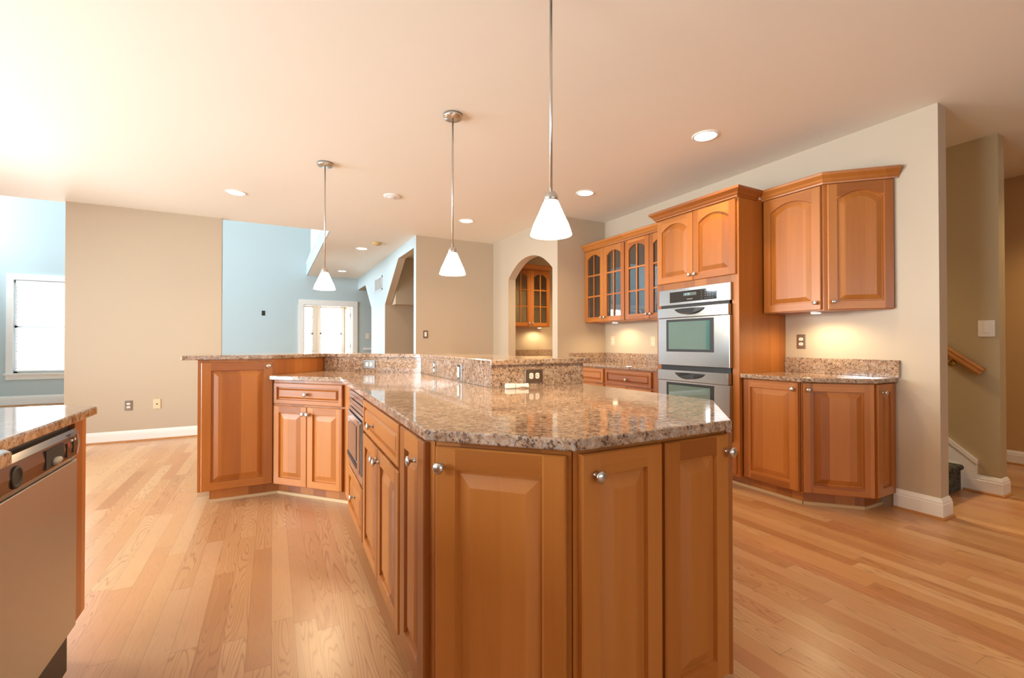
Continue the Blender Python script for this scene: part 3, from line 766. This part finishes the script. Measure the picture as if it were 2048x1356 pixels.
oven_door(.955, 1.474, 1.385, 1.078, 1.368, 1.452)
oven_door(.380, .912, .818, .520, .800, .886)
MB().box(.01, w-.01, -.010, 0, .912, .957).build('vent_slot', M['black'], ov)
MB().box(.01, w-.01, -.012, 0, .358, .380).build('vent_slot', M['black'], ov)

# angled end wall cabinet, right
XU = 3.565
P, Q = (XU, 2.29), (XU, 1.835)
e, L, a = face_empty('wall_cabinet', P, Q, 'angled end cherry wall cabinet with two arched doors right of the ovens', 'cabinet')
carcass(e, P, a, [(XU, 2.29), (XU, 1.835), (3.868, 1.532), (3.868, 2.29)], 1.395, 2.33)
door(e, .010, L-.012, 1.400, 2.312, arch=.055, knob_at=(L-.040, 1.452))
fp = bpy.data.objects.new('angled_side', None); COL.objects.link(fp); fp.parent = e
lp = to_local(P, a, [(XU, 1.835)])[0]; fp.location = (lp[0], lp[1], 0); fp.rotation_euler = (0, 0, math.radians(45))
door(fp, .022, .422, 1.400, 2.312, arch=.055, knob_at=(.052, 1.455))
crown(e, P, a, [(XU-.02, 2.29), (XU-.02, 1.827), (3.868, 1.504)], 2.315)

# base cabinets right of the ovens
XB = 3.30
P, Q = (XB, 2.29), (XB, 1.858)
e, L, a = face_empty('base_cabinet', P, Q, 'single-door cherry base cabinet directly right of the ovens', 'cabinet', 'wall base cabinets')
carcass(e, P, a, [P, Q, (3.868, 1.858), (3.868, 2.29)], .10, .882)
door(e, .010, L-.006, .106, .874, knob_at=(L-.035, .828))
toe(e, P, a, (XB+.075, 2.29), (XB+.075, 1.885), shoe='shoe')
P, Q = (XB, 1.853), (3.605, 1.545)
e, L, a = face_empty('base_cabinet', P, Q, 'angled end base cabinet with a broad door and a slim side door', 'cabinet', 'wall base cabinets')
carcass(e, P, a, [P, Q, (3.866, 1.545), (3.866, 1.853)], .10, .882)
door(e, .012, L-.004, .106, .876, knob_at=(.038, .828))
fp = bpy.data.objects.new('slim_side', None); COL.objects.link(fp); fp.parent = e
lp = to_local(P, a, [Q])[0]; fp.location = (lp[0], lp[1], 0); fp.rotation_euler = (0, 0, -a)
door(fp, .012, .255, .106, .876, knob_at=(.07, .818))
T2 = offset([(XB, 2.29), (XB, 1.853), (3.605, 1.545), (3.866, 1.545)], .075)
toe(e, P, a, T2[1], T2[2]); toe(e, P, a, T2[2], T2[3])
tag(MB().prism([(3.255, 2.292), (3.255, 1.838), (3.578, 1.512), (3.868, 1.512), (3.868, 2.292)], .8825, .914).build('wall_countertop', M['granite'], bevel=.005), 'granite worktop with angled end right of the ovens', 'countertop')
tag(MB().box(3.848, 3.869, 1.500, 2.292, .9142, 1.035).build('granite_backsplash', M['granite'], bevel=.002), 'low granite backsplash right of the ovens', 'backsplash')

# base cabinets left of the ovens
P, Q = (XB, 3.965), (XB, 3.155)
e, L, a = face_empty('base_cabinet', P, Q, 'base cabinet with wide drawer left of the ovens', 'cabinet', 'wall base cabinets')
carcass(e, P, a, [P, Q, (3.868, 3.155), (3.868, 3.965)], .10, .882)
door(e, .016, .705, .705, .866, name='drawer', drawer=True, knob_at=(.36, .770))
door(e, .016, .36, .108, .690, knob_at=(.33, .64)); door(e, .364, .705, .108, .690, knob_at=(.394, .64))
toe(e, P, a, (XB+.075, 3.965), (XB+.075, 3.155))
P, Q = (XB, 4.655), (XB, 3.969)
e, L, a = face_empty('base_cabinet', P, Q, 'corner base cabinet with narrow drawer beside the end of the bar', 'cabinet', 'wall base cabinets')
carcass(e, P, a, [P, Q, (3.868, 3.969), (3.868, 4.655)], .10, .882)
door(e, .02, L-.02, .705, .866, name='drawer', drawer=True)
door(e, .02, L-.02, .108, .690)
toe(e, P, a, (XB+.075, 4.655), (XB+.075, 3.969))
tag(MB().box(3.255, 3.868, 3.153, 4.657, .8825, .914).build('wall_countertop', M['granite'], bevel=.005), 'granite worktop under the glass-front cabinets', 'countertop')
bs = MB(); bs.prism([(3.30, 4.658), (3.868, 4.658), (3.868, 3.155), (3.848, 3.155), (3.848, 4.638), (3.30, 4.638)], .9142, 1.03)
tag(bs.build('granite_backsplash', M['granite'], bevel=.002), 'low granite backsplash wrapping the corner under the glass-front cabinets', 'backsplash')
# pantry base run
P, Q = (3.245, 5.90), (4.70, 5.90)
e, L, a = face_empty('base_cabinet', P, Q, 'pantry base cabinet beyond the arch', 'cabinet', 'wall base cabinets')
carcass(e, P, a, [P, Q, (4.70, 6.498), (3.245, 6.498)], .10, .882)
for k in range(3): door(e, .02+k*.48, .48+k*.48, .108, .866, knob_at=(.44+k*.48, .81))
tag(MB().box(3.245, 4.70, 5.87, 6.498, .8825, .914).build('wall_countertop', M['granite'], bevel=.004), 'granite worktop inside the pantry seen through the arch', 'countertop')
tag(MB().box(3.245, 4.70, 6.478, 6.499, .9142, 1.045).build('granite_backsplash', M['granite']), 'low granite backsplash inside the pantry seen through the arch', 'backsplash')

# ================================================================== LEFT PENINSULA WITH DISHWASHER
tag(MB().prism([(-.592, 1.452), (-.592, 2.275), (-.70, 2.37), (-1.28, 2.42), (-1.28, .1), (-.515, .1), (-.515, 1.42), (-.535, 1.452)], .882, .914).build('peninsula_countertop', M['granite'], bevel=.005), 'granite worktop above the dishwasher at the left edge', 'countertop')
XD = -.625
XD = -.612
P, Q = (XD, 2.120), (XD, 2.228)
e, L, a = face_empty('end_panel_cabinet', P, Q, 'narrow orange-toned cherry end panel beside the dishwasher', 'cabinet')
carcass(e, P, a, [(XD, 2.121), (XD, 2.228), (-1.25, 2.228), (-1.25, 2.121)], .17, .882, 'end_panel')
MB().prism(to_local(P, a, [(XD-.06, 2.121), (XD-.06, 2.222), (-1.25, 2.222), (-1.25, 2.121)]), 0, .17).build('toe_kick', M['wood'], e)
P, Q = (-.565, .3), (-.565, 1.44)
e, L, a = face_empty('sink_cabinet', P, Q, 'cherry sink base cabinet under the stepped-out worktop, mostly outside the view', 'cabinet')
carcass(e, P, a, [P, Q, (-1.25, 1.44), (-1.25, .3)], .10, .882)
door(e, .05, L/2-.003, .108, .86); door(e, L/2+.003, L-.05, .108, .86)
XD = -.625
dw = empty('dishwasher', (XD, 1.514, 0), math.pi/2, 'stainless dishwasher with dark bronze control strip', 'dishwasher')
w = .602
MB().box(.005, w-.005, .0, .55, .02, .875).build('tub', M['black'], dw)
MB().box(.0, w, -.022, -.001, .170, .752).build('door_panel', M['dwsteel'], dw, bevel=.004)
MB().box(.02, w-.02, .03, .05, .02, .165).build('kick_plate', M['black'], dw)
# control strip: bowed profile lofted over x, rounded right end
cs = MB(); N = 24; prof = [(-.001, .756), (-.022, .756), (-.034, .775), (-.038, .81), (-.034, .845), (-.024, .862), (-.001, .862)]
v = []
for i in range(N+1):
    x = w*i/N; s = max(0, (x-(w-.05))/.05); k = 1-.35*s*s
    for y, z in prof: v.append((x, y*k, z))
n = len(prof); f = [(i*n+k, i*n+k+1, (i+1)*n+k+1, (i+1)*n+k) for i in range(N) for k in range(n-1)]
f += [tuple(range(n)), tuple(range(N*n+n-1, N*n-1, -1))]
cs.add(v, f, 0, False); co = cs.build('control_strip', M['bronze'], dw)
# pocket handle, dial socket, sliders, marks
MB().box(.300, .428, -.0395, -.030, .782, .838).build('handle_pocket', M['slot'], co)
MB().lathe([(.001, 0), (.016, .002), (.020, .010), (.016, .020), (.004, .026)], 16, Matrix.Translation((.355, -.042, .795)) @ Matrix.Rotation(math.pi/2, 4, 'Y') @ Matrix.Translation((0, 0, -.013)) @ Matrix.Diagonal((.6, .5, 2.2, 1)).to_4x4()).build('latch', M['grey'], co)
MB().lathe([(.030, 0), (.029, .004), (.022, .005), (.020, .002)], 20, Matrix.Translation((.13, -.036, .806)) @ Matrix.Rotation(math.pi/2, 4, 'X')).build('dial_socket', M['slot'], co)
sl = MB(); sl.box(.452, .458, -.0392, -.036, .785, .828); sl.box(.505, .515, -.0390, -.035, .790, .838); sl.build('slider_slot', M['slot'], co)
MB().box(.458, .470, -.0405, -.037, .820, .829).build('indicator', M['red'], co)
mk = MB(); mk.box(.492, .503, -.0392, -.036, .829, .836); mk.box(.517, .528, -.0388, -.034, .829, .836); mk.build('slider_tab', M['plastic'], co)
mk = MB()
for r in range(3):
    for c in range(3): mk.box(.492+c*.013, .499+c*.013, -.0372, -.034, .843+r*.0055, .8455+r*.0055)
mk.box(.498, .522, -.0384, -.034, .772, .775)
mk.build('legends', M['tint'], co)

# ================================================================== LIGHTS
def pendant(x, y, zb, label):
    e = empty('pendant_light', (x, y, H), 0, label, 'pendant lamp', 'pendant lamps over the bar')
    MB().lathe([(.066, -.001), (.066, -.018), (.062, -.026), (.010, -.028)], 28).build('ceiling_canopy', M['nickel'], e)
    top = zb-H+.148
    MB().tube([(0, 0, -.025), (0, 0, top+.04)], .0065, 10).build('stem', M['nickel'], e)
    MB().lathe([(.007, top+.044), (.018, top+.040), (.028, top+.028), (.031, top+.012), (.030, top+.0)], 20).build('cap', M['nickel'], e)
    zo = zb-H
    s = MB(); seg = 32; prof = [(.028, top+.004), (.034, top-.006), (.058, top-.062), (.078, top-.105), (.0905, zo+.004), (.0905, zo), (.0875, zo), (.075, top-.104), (.054, top-.060), (.030, top-.004)]
    v = []
    for r, z in prof:
        for k in range(seg):
            t = 2*math.pi*k/seg; v.append((r*math.cos(t), r*math.sin(t), z))
    s.add(v, [(i*seg+k, i*seg+(k+1) % seg, (i+1)*seg+(k+1) % seg, (i+1)*seg+k) for i in range(len(prof)-1) for k in range(seg)], 0, True)
    s.build('shade', M['shade'], e)
    MB().lathe([(.010, top-.01), (.014, top-.04), (.026, top-.075), (.026, top-.095), (.014, top-.115), (.001, top-.12)], 16).build('bulb', M['bulb'], e)
    l = bpy.data.lights.new('pendant_glow', 'POINT'); l.energy = 24; l.color = (1, .73, .40); l.shadow_soft_size = .05
    o = bpy.data.objects.new('pendant_glow', l); COL.objects.link(o); o.location = (x, y, zb-.03)
pendant(.403, 4.27, 1.628, 'farthest pendant lamp, over the left end of the bar')
pendant(1.10, 2.945, 1.632, 'middle pendant lamp with its round ceiling canopy in view')
pendant(1.068, 1.645, 1.625, 'nearest pendant lamp, its stem running out of the top of the picture')

def can_light(x, y, label, power=32, z=H, group='recessed ceiling lights'):
    e = empty('recessed_light', (x, y, z), 0, label, 'ceiling light', group)
    s = 32; mb = MB(); v = []
    for r, zz in ((.098, -.001), (.094, -.007), (.080, -.006), (.078, -.001)):
        for k in range(s): t = 2*math.pi*k/s; v.append((r*math.cos(t), r*math.sin(t), zz))
    mb.add(v, [(i*s+k, i*s+(k+1) % s, (i+1)*s+(k+1) % s, (i+1)*s+k) for i in range(3) for k in range(s)], 0, True)
    mb.build('trim_ring', M['white'], e)
    MB().lathe([(.079, -.0012), (.079, -.003), (.04, -.005), (.001, -.006)], 28).build('lens', M['canlit'], e)
    l = bpy.data.lights.new('can_beam', 'SPOT'); l.energy = power; l.color = (1, .71, .38); l.spot_size = math.radians(125); l.spot_blend = .8; l.shadow_soft_size = .07
    o = bpy.data.objects.new('can_beam', l); COL.objects.link(o); o.location = (x, y, z-.02)
can_light(-.346, 5.545, 'recessed ceiling light above the tall end of the island, leftmost in view', 24)
can_light(2.22, 5.43, 'recessed ceiling light between the middle and near pendants, before the tan wall', 37)
can_light(2.915, 3.825, 'recessed ceiling light above the glass-front cabinets', 48)
can_light(2.92, 2.335, 'largest recessed ceiling light, in front of the oven tower', 48)
can_light(1.32, 7.85, 'nearer recessed light under the loft soffit', 22)
can_light(1.35, 10.52, 'farther recessed light under the loft soffit', 22)
can_light(5.5, .9, 'added hall fill light, outside the view', 67)  # unseen fixture, added only to light the hall
can_light(3.9, 5.4, 'added pantry fill light, hidden above the arch', 138)  # unseen fixture, added to brighten the pantry interior
can_light(4.4, 2.9, 'added stairwell fill light, hidden behind the oven wall', 170)  # unseen fixture, added to lift the stair wall
can_light(2.3, .3, 'added kitchen fill light, outside the view above the right floor', 8)  # unseen fixture, added as weak fill for the near side
def puck(x, y, z, label, power=5):
    e = empty('puck_light', (x, y, z), 0, label, 'puck light', 'under-cabinet puck lights')
    MB().lathe([(.036, 0), (.036, -.010), (.031, -.014)], 24).build('housing', M['white'], e)
    MB().lathe([(.030, -.0125), (.029, -.016), (.001, -.0165)], 24).build('lens', M['puck'], e)
    l = bpy.data.lights.new('puck_beam', 'SPOT'); l.energy = power; l.color = (1, .76, .42); l.spot_size = math.radians(165); l.spot_blend = .6; l.shadow_soft_size = .03
    o = bpy.data.objects.new('puck_beam', l); COL.objects.link(o); o.location = (x, y, z-.02)
puck(3.66, 4.22, 1.412, 'small lit puck light under the corner glass-front cabinet', 12)
puck(3.70, 3.45, 1.412, 'small lit puck light under the glass-front cabinet by the ovens', 7)
puck(3.64, 1.93, 1.395, 'small lit puck light under the angled end wall cabinet', 14)
puck(3.88, 6.33, 1.415, 'small lit puck light under the pantry cabinet', 12)

def disc(name, x, y, r, h, mat, label, cat):
    e = empty(name, (x, y, H), 0, label, cat)
    MB().lathe([(r, 0), (r, -h*.6), (r*.86, -h), (.002, -h)], 28).build('housing', M[mat], e)
    MB().lathe([(r*.5, -h), (r*.45, -h-.004), (.002, -h-.004)], 20).build('cover', M[mat], e)
disc('ceiling_speaker', 1.137, 4.885, .092, .012, 'white', 'flat white round cover on the ceiling between the pendants', 'ceiling disc')
disc('smoke_detector', 1.45, 7.28, .07, .035, 'yellowed', 'yellowed smoke detector on the ceiling beside the nearer soffit light', 'smoke detector')

# ================================================================== STAIRS
RUN, RISE = .27, .19
st = MB(); y0 = 1.487
for k in range(7):
    st.box(4.00, 4.815, y0+k*RUN, y0+(k+1)*RUN+.001, 0 if k == 0 else k*RISE-.02, (k+1)*RISE)
sto = tag(st.build('staircase', M['white']), 'short flight of stairs rising behind the oven wall, with patterned runner', 'stairs')
rn = MB()
for k in range(7):
    y = y0+k*RUN; z = (k+1)*RISE
    rn.box(4.02, 4.79, y-.010, y, z-RISE+.002, z-.03); rn.tube([(4.02, y-.008, z-.012), (4.79, y-.008, z-.012)], .022, 12); rn.box(4.02, 4.79, y-.012, y+RUN-.008, z, z+.010)
rn.build('carpet_runner', M['carpet'], sto)
# skirt board on stair wall
sk = MB(); sl = RISE/RUN
pts = [(1.385, .0), (1.385, .225), (1.47, .235), (3.5, .235+2.03*.87), (3.5, 1.2)]
pts = [(1.392, 0), (1.392, .215), (3.6, .215+2.208*.83), (3.6, 1.30), (1.66, 0)]
v = [(4.815, y, z) for y, z in pts]+[(4.8295, y, z) for y, z in pts]; n = len(pts)
sk.add(v, [tuple(range(n)), tuple(range(2*n-1, n-1, -1))]+[(i, n+i, n+(i+1) % n, (i+1) % n) for i in range(n)])
so = struct(sk, 'trim_2', M['white'], 'white sloping skirt board on the stair wall', 'trim')
cap = [(1.388, .215), (3.6, .215+2.212*.83), (3.6, .265+2.212*.83), (1.388, .252)]
v = [(4.806, y, z) for y, z in cap]+[(4.8295, y, z) for y, z in cap]; n = 4
MB().add(v, [tuple(range(n)), tuple(range(2*n-1, n-1, -1))]+[(i, n+i, n+(i+1) % n, (i+1) % n) for i in range(n)]).build('cap_moulding', M['white'], so)
# handrail
hr = empty('handrail', (4.78, 1.35, .93), 0, 'golden oak handrail on the stair wall with brass bracket', 'handrail')
d = Vector((0, 1, .82)).normalized(); nrm = Vector((0, -.82, 1)).normalized(); rp = [(-.026, -.012), (-.018, -.026), (.018, -.026), (.026, -.012), (.022, .010), (.028, .018), (.018, .034), (-.018, .034), (-.028, .018), (-.022, .010)]
v = []
for s in (0, 2.2):
    for x, q in rp: v.append(Vector((x, 0, 0))+d*s+nrm*q)
n = len(rp)
MB().add(v, [tuple(range(n-1, -1, -1)), tuple(range(n, 2*n))]+[(i, (i+1) % n, n+(i+1) % n, n+i) for i in range(n)]).build('rail', M['oakrail'], hr)
br = d*.20
b = MB(); b.tube([br-nrm*.026, br-nrm*.05+Vector((.01, 0, 0)), br-nrm*.058+Vector((.03, 0, -.01)), br-nrm*.055+Vector((.048, 0, -.012))], .006, 8)
b.lathe([(.030, 0), (.028, .006), (.012, .009)], 18, Matrix.Translation(br-nrm*.055+Vector((.049, 0, -.012))) @ Matrix.Rotation(-math.pi/2, 4, 'Y'))
b.build('bracket', M['brass'], hr)
